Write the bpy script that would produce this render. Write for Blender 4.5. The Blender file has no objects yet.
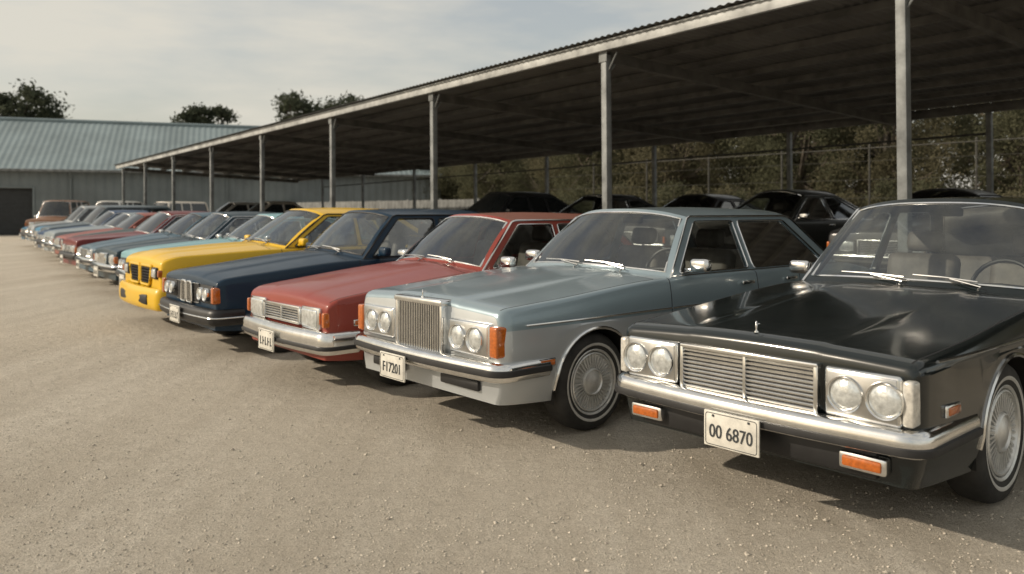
import bpy, bmesh, math, random
from mathutils import Vector, Matrix
RAD=math.radians
random.seed(11)
sc=bpy.context.scene; C=sc.collection
# ------------------------------------------------------------------ materials
def newmat(name):
    m=bpy.data.materials.new(name); m.use_nodes=True
    nt=m.node_tree; return m,nt,nt.nodes['Principled BSDF']
def noise(nt,scale,detail=4,rough=.6,coord='Object',mapscale=None,rot=None):
    tc=nt.nodes.new('ShaderNodeTexCoord'); n=nt.nodes.new('ShaderNodeTexNoise')
    n.inputs['Scale'].default_value=scale; n.inputs['Detail'].default_value=detail; n.inputs['Roughness'].default_value=rough
    if mapscale or rot:
        mp=nt.nodes.new('ShaderNodeMapping'); 
        if mapscale: mp.inputs['Scale'].default_value=mapscale
        if rot: mp.inputs['Rotation'].default_value=rot
        nt.links.new(tc.outputs[coord],mp.inputs['Vector']); nt.links.new(mp.outputs[0],n.inputs['Vector'])
    else: nt.links.new(tc.outputs[coord],n.inputs['Vector'])
    return n
def ramp(nt,src,stops):
    r=nt.nodes.new('ShaderNodeValToRGB'); e=r.color_ramp.elements
    while len(e)<len(stops): e.new(.5)
    for i,(p,c) in enumerate(stops):
        e[i].position=p; e[i].color=(c,c,c,1) if not isinstance(c,tuple) else (*c,1)
    nt.links.new(src,r.inputs[0]); return r
def mixc(nt,f,a,b):
    m=nt.nodes.new('ShaderNodeMix'); m.data_type='RGBA'
    for k,v in ((0,f),(6,a),(7,b)):
        if isinstance(v,(int,float)): m.inputs[k].default_value=v
        elif isinstance(v,tuple): m.inputs[k].default_value=(*v,1)
        else: nt.links.new(v,m.inputs[k])
    return m.outputs[2]
def bump(nt,p,src,strength,dist):
    b=nt.nodes.new('ShaderNodeBump'); b.inputs['Strength'].default_value=strength; b.inputs['Distance'].default_value=dist
    nt.links.new(src,b.inputs['Height']); nt.links.new(b.outputs[0],p.inputs['Normal'])
def simple(name,col,rough=.5,metal=0,coat=0,var=.15,vscale=6,bmp=0,bscale=40):
    m,nt,p=newmat(name)
    n=noise(nt,vscale)
    d=tuple(c*(1-var*1.6) for c in col); l=tuple(min(1,c*(1+var)) for c in col)
    r=ramp(nt,n.outputs[0],[(.3,d),(.7,l)]); nt.links.new(r.outputs[0],p.inputs['Base Color'])
    p.inputs['Roughness'].default_value=rough; p.inputs['Metallic'].default_value=metal; p.inputs['Coat Weight'].default_value=coat
    if bmp: bump(nt,p,noise(nt,bscale).outputs[0],bmp,.01)
    return m
def paint(name,col,metal=.2,rough=.36,coat=.6,dust=.10,spec=.35,cr0=.07):
    m,nt,p=newmat(name)
    n=noise(nt,1.6,5,.6); n2=noise(nt,3,3,.6)
    geo=nt.nodes.new('ShaderNodeNewGeometry'); sx=nt.nodes.new('ShaderNodeSeparateXYZ'); nt.links.new(geo.outputs['Position'],sx.inputs[0])
    low=ramp(nt,sx.outputs[2],[(.2,1.),(.62,.15)])       # road dust on the lower panels
    f=ramp(nt,n.outputs[0],[(.35,dust*.35),(.75,dust)])
    mm=nt.nodes.new('ShaderNodeMath'); mm.operation='MULTIPLY'; mm.use_clamp=True
    ad=nt.nodes.new('ShaderNodeMath'); ad.operation='MULTIPLY_ADD'; ad.inputs[1].default_value=2.2; ad.inputs[2].default_value=.35
    nt.links.new(low.outputs[0],ad.inputs[0]); nt.links.new(ad.outputs[0],mm.inputs[0]); nt.links.new(f.outputs[0],mm.inputs[1])
    nt.links.new(mixc(nt,mm.outputs[0],col,(.26,.22,.17)),p.inputs['Base Color'])
    rr=ramp(nt,n2.outputs[0],[(.3,rough-.03),(.7,rough+.05)]); nt.links.new(rr.outputs[0],p.inputs['Roughness'])
    p.inputs['Metallic'].default_value=metal; p.inputs['Coat Weight'].default_value=coat; p.inputs['Specular IOR Level'].default_value=spec; p.inputs['Coat IOR'].default_value=1.42
    cr=ramp(nt,n2.outputs[0],[(.3,cr0),(.7,cr0*2)]); nt.links.new(cr.outputs[0],p.inputs['Coat Roughness'])
    return m
def glassmat(name,tint,gl=.06):
    m=bpy.data.materials.new(name); m.use_nodes=True; nt=m.node_tree; nt.nodes.clear()
    o=nt.nodes.new('ShaderNodeOutputMaterial'); t=nt.nodes.new('ShaderNodeBsdfTransparent'); g=nt.nodes.new('ShaderNodeBsdfGlossy')
    t.inputs[0].default_value=(*tint,1); g.inputs['Roughness'].default_value=.03; g.inputs[0].default_value=(.9,.93,.95,1)
    lw=nt.nodes.new('ShaderNodeFresnel'); lw.inputs[0].default_value=1.5
    n=noise(nt,5); r=ramp(nt,n.outputs[0],[(.3,gl*.6),(.8,gl)])
    ad=nt.nodes.new('ShaderNodeMath'); ad.operation='ADD'; ad.use_clamp=True
    nt.links.new(lw.outputs[0],ad.inputs[0]); nt.links.new(r.outputs[0],ad.inputs[1])
    mx=nt.nodes.new('ShaderNodeMixShader'); nt.links.new(ad.outputs[0],mx.inputs[0]); nt.links.new(t.outputs[0],mx.inputs[1]); nt.links.new(g.outputs[0],mx.inputs[2])
    nt.links.new(mx.outputs[0],o.inputs[0]); return m
M={}
M['chrome']=simple('chrome',(.80,.80,.79),.14,1,0,.08,9)
M['dullchrome']=simple('dull_chrome',(.55,.55,.54),.28,1,0,.15,9)
M['rubber']=simple('rubber',(.018,.018,.019),.55,0,0,.2,8)
M['tyre']=simple('tyre_rubber',(.028,.027,.025),.75,0,0,.35,7,.2,60)
M['black']=simple('black_plastic',(.012,.012,.013),.45,0,0,.2,10)
M['seam']=simple('panel_gap',(.006,.006,.007),.8)
M['under']=simple('underbody',(.015,.014,.013),.9)
M['amber']=simple('amber_lens',(.45,.11,.012),.18,0,.8,.2,60)
M['red']=simple('red_lens',(.35,.012,.01),.2,0,.8,.15,60)
M['lens']=simple('headlamp_lens',(.70,.73,.73),.12,.6,1,.24,30,.25,45)
M['clear']=simple('clear_lens',(.62,.60,.55),.15,.2,1,.2,40)
M['plate']=simple('plate_white',(.62,.60,.54),.5,0,0,.12,20)
M['ink']=simple('plate_ink',(.03,.035,.04),.6)
M['steel']=simple('wheel_steel',(.70,.70,.68),.35,.6,0,.15,12)
M['white']=simple('whitewall',(.45,.44,.41),.7)
M['interior']=simple('interior_trim',(.045,.040,.035),.7,0,0,.25,8)
M['seat']=simple('seat_leather',(.16,.14,.12),.55,0,0,.25,8)
M['glass']=glassmat('window_glass',(.74,.78,.77),.11)
M['sideglass']=glassmat('side_glass',(.64,.68,.68),.10)
M['darkglass']=simple('dark_window_glass',(.022,.026,.028),.08,0,.6)
# ------------------------------------------------------------------ mesh helpers
def done(bm,name,mats,parent=None,ang=34,smooth=True,label=None,norm=True):
    if norm: bmesh.ops.recalc_face_normals(bm,faces=bm.faces[:])
    bm.normal_update()
    for f in bm.faces: f.smooth=smooth
    if smooth:
        th=RAD(ang)
        for e in bm.edges:
            if len(e.link_faces)==2 and e.calc_face_angle(0)>th: e.smooth=False
    me=bpy.data.meshes.new(name); bm.to_mesh(me); bm.free()
    if not isinstance(mats,(list,tuple)): mats=[mats]
    for m in mats: me.materials.append(m)
    o=bpy.data.objects.new(name,me); C.objects.link(o)
    if parent: o.parent=parent
    if label: o['label']=label
    return o
def empty(name,loc=(0,0,0),rz=0,label=None,cat=None,group=None):
    o=bpy.data.objects.new(name,None); o.empty_display_size=.3; C.objects.link(o); o.location=loc; o.rotation_euler=(0,0,rz)
    tag(o,label,cat,group); return o
def tag(o,label=None,cat=None,group=None,kind=None):
    if label:o['label']=label
    if cat:o['category']=cat
    if group:o['group']=group
    if kind:o['kind']=kind
    return o
def box(bm,c,s,bev=0,rot=None,mat=0,seg=2):
    Mx=Matrix.Translation(c)
    if rot is not None: Mx=Mx@rot
    Mx=Mx@Matrix.Diagonal((s[0],s[1],s[2],1))
    r=bmesh.ops.create_cube(bm,size=1,matrix=Mx); vs=r['verts']
    fs=set(f for v in vs for f in v.link_faces)
    for f in fs: f.material_index=mat
    if bev:
        es=list(set(e for v in vs for e in v.link_edges))
        rr=bmesh.ops.bevel(bm,geom=es,offset=bev,segments=seg,profile=.5,affect='EDGES')
        for f in rr['faces']: f.material_index=mat
def tube(bm,pts,r,n=8,closed=False,mat=0,radii=None):
    pts=[Vector(p) for p in pts]; rings=[]; k=len(pts)
    up=Vector((0,0,1))
    for i,p in enumerate(pts):
        if closed: t=(pts[(i+1)%k]-pts[i-1])
        else: t=(pts[min(i+1,k-1)]-pts[max(i-1,0)])
        if t.length<1e-9: t=Vector((1,0,0))
        t.normalize(); u=up if abs(t.dot(up))<.95 else Vector((1,0,0))
        a=t.cross(u).normalized(); b=t.cross(a).normalized()
        rr=radii[i] if radii else r
        rings.append([bm.verts.new(p+(a*math.cos(q)+b*math.sin(q))*rr) for q in [2*math.pi*j/n for j in range(n)]])
    for i in range(k if closed else k-1):
        A=rings[i];B=rings[(i+1)%k]
        for j in range(n):
            f=bm.faces.new((A[j],A[(j+1)%n],B[(j+1)%n],B[j])); f.material_index=mat
    if not closed:
        for rg in (rings[0],rings[-1]):
            f=bm.faces.new(rg); f.material_index=mat
def lathe(bm,prof,axis,c,n=28,mat=0):
    """prof: (along, radius)"""
    rings=[]
    for a,r in prof:
        rg=[]
        if r<1e-6:
            p=(a,0,0) if axis=='x' else (0,a,0) if axis=='y' else (0,0,a)
            rg=[bm.verts.new(Vector(c)+Vector(p))]
        else:
            for j in range(n):
                q=2*math.pi*j/n; x,y=math.cos(q)*r,math.sin(q)*r
                p=(a,x,y) if axis=='x' else (x,a,y) if axis=='y' else (x,y,a)
                rg.append(bm.verts.new(Vector(c)+Vector(p)))
        rings.append(rg)
    for A,B in zip(rings,rings[1:]):
        for j in range(n):
            if len(A)==1 and len(B)==1: continue
            if len(A)==1: f=bm.faces.new((A[0],B[(j+1)%n],B[j]))
            elif len(B)==1: f=bm.faces.new((A[j],A[(j+1)%n],B[0]))
            else: f=bm.faces.new((A[j],A[(j+1)%n],B[(j+1)%n],B[j]))
            f.material_index=mat
def gridf(bm,F,us,vs,keep=lambda u,v:True,mat=lambda u,v:0):
    V={}
    def g(i,j):
        if (i,j) not in V: V[(i,j)]=bm.verts.new(F(us[i],vs[j]))
        return V[(i,j)]
    for i in range(len(us)-1):
        for j in range(len(vs)-1):
            u=(us[i]+us[i+1])/2; v=(vs[j]+vs[j+1])/2
            if keep(u,v):
                f=bm.faces.new((g(i,j),g(i+1,j),g(i+1,j+1),g(i,j+1))); f.material_index=mat(u,v)
def lin(a,b,n): return [a+(b-a)*i/(n-1) for i in range(n)]
def lerp(a,b,t): return a+(b-a)*t
def pchip(pts):
    xs=[p[0] for p in pts]; ys=[p[1] for p in pts]; n=len(xs)
    d=[(ys[i+1]-ys[i])/(xs[i+1]-xs[i]) for i in range(n-1)]
    m=[d[0]]+[0 if d[i-1]*d[i]<=0 else 2*d[i-1]*d[i]/(d[i-1]+d[i]) for i in range(1,n-1)]+[d[-1]]
    def f(x):
        if x<=xs[0]: return ys[0]
        if x>=xs[-1]: return ys[-1]
        i=max(k for k in range(n-1) if xs[k]<=x); h=xs[i+1]-xs[i]; t=(x-xs[i])/h
        return (2*t**3-3*t*t+1)*ys[i]+(t**3-2*t*t+t)*h*m[i]+(-2*t**3+3*t*t)*ys[i+1]+(t**3-t*t)*h*m[i+1]
    return f
def roundpoly(pts,r,n=4):
    out=[]; k=len(pts)
    for i in range(k):
        p=Vector(pts[i]); a=Vector(pts[i-1]); b=Vector(pts[(i+1)%k])
        da=(a-p);db=(b-p); ra=min(r,da.length*.45); rb=min(r,db.length*.45)
        A=p+da.normalized()*ra; B=p+db.normalized()*rb
        for j in range(n+1):
            t=j/n; out.append((1-t)**2*A+2*t*(1-t)*p+t*t*B)
    return out
def sweep(bm,path,prof,mat=0):
    """path: plan points (x,y); prof: (outward,z) open strip"""
    k=len(path); rows=[]
    for i in range(k):
        p=Vector(path[i]); t=Vector(path[min(i+1,k-1)])-Vector(path[max(i-1,0)]); t.normalize()
        nrm=Vector((t.y,-t.x))
        rows.append([bm.verts.new((p.x+nrm.x*o,p.y+nrm.y*o,z)) for o,z in prof])
    for A,B in zip(rows,rows[1:]):
        for j in range(len(prof)-1):
            f=bm.faces.new((A[j],A[j+1],B[j+1],B[j])); f.material_index=mat
    for A in (rows[0],rows[-1]): 
        f=bm.faces.new(A); f.material_index=mat
def textmesh(bm,txt,size,Mx,mat=0,extr=.0015):
    cu=bpy.data.curves.new('t','FONT'); cu.body=txt; cu.size=size; cu.align_x='CENTER'; cu.align_y='CENTER'; cu.extrude=extr; cu.resolution_u=4
    o=bpy.data.objects.new('t',cu); C.objects.link(o); bpy.context.view_layer.update()
    me=bpy.data.meshes.new_from_object(o.evaluated_get(bpy.context.evaluated_depsgraph_get()))
    bpy.data.objects.remove(o); bpy.data.curves.remove(cu)
    me.transform(Mx); n0=len(bm.faces); bm.from_mesh(me); bm.faces.ensure_lookup_table()
    for f in bm.faces[n0:]: f.material_index=mat
    bpy.data.meshes.remove(me)
# ------------------------------------------------------------------ wheels (shared meshes)
WM={}
def wheel_meshes(style):
    if style in WM: return WM[style]
    b=bmesh.new(); lathe(b,[(-.08,.2),(-.095,.22),(-.103,.265),(-.09,.312),(-.06,.33),(-.03,.333),(.03,.333),(.06,.33),(.09,.312),(.103,.265),(.095,.222),(.075,.208)],'y',(0,0,0),44)
    o=done(b,'wheel',M['tyre'],ang=50); ty=o.data; bpy.data.objects.remove(o)
    b=bmesh.new(); lathe(b,[(-.08,.2),(.06,.208),(.092,.226),(.097,.218),(.09,.207),(.05,.198),(.045,.1),(.05,0)],'y',(0,0,0),40)
    o=done(b,'rim',M['steel'] if style!='black' else M['black']); rm=o.data; bpy.data.objects.remove(o)
    b=bmesh.new()
    if style=='fin':
        lathe(b,[(.052,.198),(.09,.198),(.094,.190),(.070,.182),(.070,.098),(.094,.09),(.098,.082),(.088,.076),(.098,.045),(.104,.03),(.106,0)],'y',(0,0,0),40)
        for k in range(36):
            q=2*math.pi*k/36; Mx=Matrix.Rotation(q,4,'Y')
            box(b,Mx@Vector((.139,.078,0)),(.084,.016,.010),0,Mx)
    else:
        lathe(b,[(.052,.19),(.08,.186),(.085,.17),(.073,.145),(.075,.11),(.098,.08),(.106,.05),(.108,0)],'y',(0,0,0),36)
        for k in range(12):
            q=2*math.pi*k/12; Mx=Matrix.Rotation(q,4,'Y'); box(b,Mx@Vector((.15,.078,0)),(.04,.012,.02),.004,Mx)
    o=done(b,'hub_cap',M['steel']); hc=o.data; bpy.data.objects.remove(o)
    ww=None
    if style=='fin':
        b=bmesh.new(); lathe(b,[(.1015,.246),(.1045,.252),(.1055,.259),(.1045,.264)],'y',(0,0,0),44); o=done(b,'whitewall',M['white']); ww=o.data; bpy.data.objects.remove(o)
    WM[style]=(ty,rm,hc,ww); return WM[style]
# ------------------------------------------------------------------ the car builder
BASE=dict(L=4.8,W=.87,Rw=.33,sf=.82,sr=3.6,zhf=.80,zb=.93,zcow=1.0,zdk=.99,zdr=.90,roof=1.44,sc=1.68,wt=2.2,rt=3.55,rb=4.05,sB=2.75,zc=.74,
 bulge=.14,bump='chrome',bz=(.42,.55),grille='horizontal',gw=.38,gz=(.52,.74),lamps='rect',hl=.65,trim='chrome',hub='disc',hi=0,wagon=0,lower=None,tum=.19,cp=.16,plate=None,crown=.065,hoodstep=.012,nr=.085,nd=1.0,fk=1.3)
def build_car(P,label,corner=None,loc=None,a=40,cat='car',group=None,z0=0,name='parked_car'):
    P={**BASE,**P}; L,W=P['L'],P['W']; hi=P['hi']
    f=Vector((-math.cos(RAD(a)),-math.sin(RAD(a)))); l=Vector((-f.y,f.x))
    if corner: loc=Vector(corner)-f*L/2-l*W
    root=empty(name,(loc[0],loc[1],z0),RAD(180+a),label,cat,group)
    X=lambda s:L/2-s
    Rw=P['Rw']; Ra=Rw+.05; sf,sr,scw,wt,rt,rb,sB=P['sf'],P['sr'],P['sc'],P['wt'],P['rt'],P['rb'],P['sB']
    zb,zc=P['zb'],max(P['zc'],Rw+Ra+.015)
    pm=P['paint']; lm=P['lower'] or pm
    Wf=pchip([(0,W-.05),(.35,W-.02),(.9,W),(L-.9,W),(L-.3,W-.025),(L,W-.05)]) if not P['wagon'] else pchip([(0,W-.05),(.35,W-.02),(.8,W),(L-.3,W),(L,W-.01)])
    fr_=min(.6,.5/scw*P['fk'])
    zsf=pchip([(0,P['zhf']-.025),(.5,lerp(P['zhf']-.025,zb,fr_)),(scw,zb),(rb,zb),(L,P['zdr']-.02)])
    zcf=pchip([(0,P['zhf']),(.5,lerp(P['zhf'],P['zcow'],fr_)),(scw,P['zcow']),(scw+.3,P['zcow']),(rb-.2,P['zdk']),(rb,P['zdk']),(L,P['zdr'])])
    zlf=pchip([(0,.30),(.4,.27),(1.2,.235),(L-1.2,.235),(L-.4,.28),(L,.34)])
    def zlow(s):
        for sw in (sf,sr):
            d=abs(s-sw)
            if d<=Ra: return Rw+math.sqrt(max(0,Ra*Ra-d*d))*.97
        return zlf(s)
    def yprof(Wd,z,zs):
        if z<.46: return Wd-.055*((.46-z)/.22)**1.6
        if z<zc: return Wd-.004*math.cos((z-.46)/(zc-.46)*math.pi/2)
        t=(z-zc)/max(.05,zs-zc); return Wd-.008-.03*t*t
    s0,s1=.12,L-.12; n1,n2=6,5; nr,nd=P['nr'],P['nd']
    hus=[.965,.9,.8,.7,.6,.52,.49,.46,.34,.22,.1,0]
    def section(s):
        Wd=Wf(s); zs=zsf(s); zc_=zcf(s)
        for e,rr_,dd in ((s-s0,nr,nd),(s1-s,.085,1)):
            if e<rr_:
                q=1-max(0,e)/rr_; dr=(1-math.sqrt(max(0,1-q*q)))*dd; zs-=.045*dr; zc_-=.045*dr; Wd-=.035*dr
        zl=zlow(s); zq=min(zc,zs-.06); pts=[]
        for i in range(n1): z=lerp(zl,zq,i/n1); pts.append((yprof(Wd,z,zs),z))
        for i in range(n2+1): z=lerp(zq,zs-.03,i/n2); pts.append((yprof(Wd,z,zs),z))
        yt=pts[-1][0]
        pts+= [(yt-.006,zs-.015),(yt-.017,zs-.005),(yt-.034,zs),(yt-.042,zs+.001)]
        yh=yt-.042
        for u in hus:
            st=max(0,min(1,(.52-u)/.06)); st=st*st*(3-2*st)
            hs=P['hoodstep'] if s<scw else P['hoodstep']*.5
            fade=min(1,max(0,(s-s0)/.3))
            pts.append((yh*u,zs+.001+(zc_-zs)*(1-u*u)+hs*st*(.4+.6*fade)))
        return pts
    nS=n1+n2+1; nsh=4
    sd0,sd2=scw-.06,sr-Ra-.03
    seams=[sd0,sB,sd2]; hs_=scw-.2; ts=rb+.10
    ss=set(lin(s0,s1,int((s1-s0)/(.07 if hi else .11))))
    for d in (.008,.02,.035,.055,.08): ss|={s0+d,s1-d,s0+d*nr/.085}
    for sw in (sf,sr):
        for k in range(0,(25 if hi else 15)):
            ss.add(sw+Ra*math.cos(math.pi*k/(24 if hi else 14)))
        ss|={sw-Ra-.003,sw+Ra+.003}
    sm=[(q-.0045,q+.0045) for q in seams+[hs_]+([] if P['wagon'] else [ts])]
    ss={x for x in ss if all(not(q0-.006<x<q1+.006) for q0,q1 in sm)}
    for q in sm: ss|=set(q)
    ss|={scw+.02,rb-.02}
    st=[]
    for x in sorted(ss):
        if not st or x-st[-1]>.0015: st.append(x)
    secs=[]
    for s in st:
        h=section(s); secs.append([(X(s),y,z) for y,z in h]+[(X(s),-y,z) for y,z in h[-2::-1]])
    nc=len(secs[0])
    parts={}
    def vert(part,i,j):
        bm,V=parts.setdefault(part,(bmesh.new(),{}))
        if (i,j) not in V: V[(i,j)]=bm.verts.new(secs[i][j])
        return V[(i,j)]
    for i in range(len(st)-1):
        s=(st[i]+st[i+1])/2; seam=any(q0-.001<s<q1+.001 for q0,q1 in sm[:3]); hseam=any(q0-.001<s<q1+.001 for q0,q1 in sm[3:])
        for j in range(nc-1):
            jj=min(j,nc-2-j); left=j<nc/2
            part='body'; mat=0
            if jj>=nS+nsh-1:
                if scw+.02<s<rb-.02: continue
                if s<hs_ and s>s0+.03: part='hood'
                if (not P['wagon']) and s>ts and s<s1-.03: part='trunk_lid'
                if hseam: part='body';mat=2
            elif jj==nS+nsh-2 and (s<hs_ or s>ts) and s>s0+.03: mat=2
            elif jj<nS+2:
                if jj>=1 and sd0<s<sd2: part=('door',left,s<sB)
                if jj<n1: mat=1
                if seam: part='body'; mat=2
            k=[vert(part,*q) for q in ((i,j),(i+1,j),(i+1,j+1),(i,j+1))]
            fc=parts[part][0].faces.new(k); fc.material_index=mat
    for i in (0,len(st)-1):
        vs=[vert('body',i,j) for j in range(nc)]; fc=parts['body'][0].faces.new(vs); fc.material_index=1
    for key,(bm,V) in parts.items():
        nm=key if isinstance(key,str) else 'door'
        o=done(bm,nm,[pm,lm,M['seam']],root,ang=28)
        if nm=='door':
            left,front=key[1],key[2]; sg=1 if left else -1; se=(sB if front else sd2)-.10
            b=bmesh.new(); zz=zb-.085
            box(b,(X(se-.06),sg*(W-.005),zz),(.17,.022,.028),.008); 
            done(b,'door_handle',M['chrome'],o)
    # wheels + inner arches
    ty,rm,hc,ww=wheel_meshes(P['hub']); k=Rw/.333
    for sw in (sf,sr):
        for sg in (1,-1):
            w=bpy.data.objects.new('wheel',ty); C.objects.link(w); w.parent=root; w.location=(X(sw),sg*(W-.135),Rw); w.scale=(k,1,k)
            if sg<0: w.rotation_euler=(0,0,math.pi)
            for nm,me in (('rim',rm),('hub_cap',hc),('whitewall',ww)):
                if me: c=bpy.data.objects.new(nm,me); C.objects.link(c); c.parent=w
    b=bmesh.new()
    for sw in (sf,sr):
        for sg in (1,-1):
            F=lambda u,v,sg=sg,sw=sw:(X(sw)+math.cos(u)*(Ra+.01),sg*v,Rw+math.sin(u)*(Ra+.01))
            gridf(b,F,lin(-.25,math.pi+.25,17),[W-.36,W-.03])
            gridf(b,lambda u,v,sg=sg,sw=sw:(X(sw)+math.cos(u)*v,sg*(W-.36),Rw+math.sin(u)*v),lin(-.25,math.pi+.25,17),[.0,Ra+.01])
    box(b,(0,0,.34),(L-.7,(W-.4)*2,.22),.03)
    done(b,'underbody',M['under'],root)
    # greenhouse
    yb=W-.078; yt=yb-P['tum']; crown=P['crown']; zrs=P['roof']-crown; bul=P['bulge']
    cr=lambda u:crown*(1-abs(u)**2.8)
    def ws(u,v):
        zbs=zb-.01+(P['zcow']-zb)*(1-u*u)
        v2=v+.06*math.sin(math.pi*v)
        return (X(lerp(scw,wt,v)-bul*(1-u*u)*lerp(1,.75,v)),u*lerp(yb,yt,v),lerp(zbs,zrs+cr(u),v2))
    rbul=bul*.6 if not P['wagon'] else .04
    def rw(u,v):
        zbs=zb-.01+(P['zdk']-zb)*(1-u*u)
        return (X(lerp(rb,rt,v)+rbul*(1-u*u)),u*lerp(yb,yt,v),lerp(zbs,zrs+cr(u),v))
    us=[-1,-.985,-.94]+lin(-.92,.92,15)[1:-1]+[.94,.985,1]
    for F,gn in ((ws,'windshield'),(rw,'rear_window')):
        ins=lambda u,v:abs(u)<.94 and .07<v<.93
        vs=[0,.07]+lin(.07,.93,7)[1:]+[1]
        b=bmesh.new(); gridf(b,F,us,vs,lambda u,v:not ins(u,v)); done(b,gn+'_frame',pm,root,ang=50)
        b=bmesh.new(); gridf(b,F,us,vs,ins); g=done(b,gn,M['glass'] if hi else M['darkglass'],root,ang=60)
        b=bmesh.new(); per=[F(u,.07) for u in lin(-.94,.94,15)]+[F(u,.93) for u in lin(.94,-.94,15)]
        tube(b,per,.010,6,True); done(b,'window_trim',M['chrome'] if P['trim']=='chrome' else M['rubber'],g)
    def rf(u,v):
        sF=wt-bul*(1-u*u)*.75; sR=rt-rbul*(1-u*u)
        return (X(lerp(sF,sR,v)),u*yt,zrs+cr(u)+.016*math.sin(math.pi*v)*(1-abs(u)**2.8))
    ru=[-1,-.99,-.975,-.95,-.91,-.86]+lin(-.8,.8,11)+[.86,.91,.95,.975,.99,1]
    b=bmesh.new(); gridf(b,rf,ru,lin(0,1,9)); done(b,'roof',P.get('roofpaint',pm),root,ang=50)
    ys=lambda z:yb+(yt-yb)*(z-zb)/(zrs-zb)
    out=[(scw,zb-.03),(scw,zb),(wt,zrs),(rt,zrs),(rb,zb),(rb,zb-.03)]
    dA=(wt-scw)/(zrs-zb); dC=(rt-rb)/(zrs-zb)
    z0w,z1w=zb+.022,zrs-.035
    fA=lambda z:scw+dA*(z-zb)+.10; fC=lambda z:rb+dC*(z-zb)-P['cp']
    wins=[[(fA(z0w),z0w),(fA(z1w),z1w),(sB-.035,z1w),(sB-.035,z0w)]]
    if P['wagon']:
        sD=sd2+.05; wins+=[[(sB+.035,z0w),(sB+.035,z1w),(sD-.03,z1w),(sD-.03,z0w)],[(sD+.03,z0w),(sD+.03,z1w),(fC(z1w),z1w),(fC(z0w),z0w)]]
    else: wins+=[[(sB+.035,z0w),(sB+.035,z1w),(fC(z1w),z1w),(fC(z0w),z0w)]]
    for sg in (1,-1):
        b=bmesh.new(); es=[]
        P3=lambda p,off=0:Vector((X(p[0]),sg*(ys(p[1])+off),p[1]))
        loops=[out]+[[tuple(q) for q in roundpoly(w,.035)] for w in wins]
        for lp in loops:
            vs=[b.verts.new(P3(p)) for p in lp]
            for i in range(len(vs)): es.append(b.edges.new((vs[i-1],vs[i])))
        bmesh.ops.triangle_fill(b,use_beauty=True,use_dissolve=False,edges=es,normal=Vector((0,sg,.3)))
        r=bmesh.ops.extrude_face_region(b,geom=b.faces[:]); 
        for v in r['geom']:
            if isinstance(v,bmesh.types.BMVert): v.co.y-=sg*.03
        done(b,'window_pillars',pm,root,ang=30)
        for lp in loops[1:]:
            b=bmesh.new(); b.faces.new([b.verts.new(P3(p,-.012)) for p in lp]); g=done(b,'side_window',M['sideglass'] if hi else M['darkglass'],root)
            b=bmesh.new(); tube(b,[P3(p,.004) for p in lp],.007,6,True); done(b,'window_trim',M['chrome'] if P['trim']=='chrome' else M['rubber'],g)
        b=bmesh.new(); tube(b,[P3((scw,zb+.0),.006)]+[P3((lerp(scw,wt,t),lerp(zb,zrs,t)),.006) for t in (.5,.97)]+[P3((wt+.04,zrs+.004),.007)]+[P3((lerp(wt,rt,t),zrs+.004),.007) for t in (.3,.6,.95)]+[P3((lerp(rt,rb,t),lerp(zrs,zb,t)),.006) for t in (.05,.5,1)],.009,6)
        tube(b,[P3((s,zb+.004),.008) for s in lin(scw,rb,8)],.008,6)
        done(b,'drip_rail',M['chrome'] if P['trim']=='chrome' else M['rubber'],root)
        # side moulding and arch lips
        b=bmesh.new()
        if P.get('mould'):
            zz=P['mould']
            for sa,sb_ in ((.3 if zz>Rw+Ra else sf+Ra+.03,sd0-.01),(sd0+.01,sB-.01),(sB+.01,sd2-.01),(sr+Ra+.03,L-.2)):
                tube(b,[(X(s),sg*(yprof(Wf(s),zz,zsf(s))+.003),zz) for s in lin(sa,sb_,9)],.007,6)
        for sw in (sf,sr):
            pts=[]
            for k in range(21):
                t=math.pi*k/20; s=sw+Ra*math.cos(t); z=zlow(min(max(s,sw-Ra+1e-5),sw+Ra-1e-5)); pts.append((X(s),sg*(yprof(Wf(s),z,zb)+.001),z))
            tube(b,pts,.012 if P['trim']=='chrome' else .007,6)
        done(b,'side_trim',M['chrome'] if P['trim']=='chrome' else pm,root)
        # mirror
        b=bmesh.new(); box(b,(X(scw+.20),sg*(W+.055),zb+.085),(.085,.165,.10),.03,None,0,3); box(b,(X(scw+.2),sg*(W-.04),zb+.045),(.05,.09,.03),.01)
        done(b,'side_mirror',M['chrome'] if P['trim']=='chrome' else pm,root)
    if hi:
        b=bmesh.new()
        box(b,(X((scw+rb)/2),0,.30),(rb-scw,2*(W-.12),.04)); box(b,(X(scw+.14),0,zb-.10),(.34,2*(W-.12),.20),.05)
        for sg in (1,-1): box(b,(X((scw+rb)/2),sg*(W-.105),(zb+.3)/2-.01),(rb-scw,.03,zb-.33))
        box(b,(X(rb-.16),0,zb-.03),(.4,2*(W-.12),.05),.01); box(b,(X(scw-.02),0,.6),(.03,2*(W-.12),.6))
        done(b,'interior',M['interior'],root)
        for sg in (1,-1):
            b=bmesh.new(); rt_=Matrix.Rotation(RAD(-14),4,'Y'); sx=sB-.08
            box(b,(X(sx),sg*.37,.82),(.16,.52,.66),.06,rt_,0,3); box(b,(X(sx-.25),sg*.37,.47),(.52,.52,.17),.06,None,0,3)
            o=done(b,'seat',M['seat'],root)
            b=bmesh.new(); box(b,(X(sx+.10),sg*.37,1.235),(.10,.27,.16),.045,rt_,0,3); tube(b,[(X(sx+.08),sg*.37,1.08),(X(sx+.09),sg*.37,1.2)],.012); done(b,'headrest',M['seat'],o)
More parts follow.
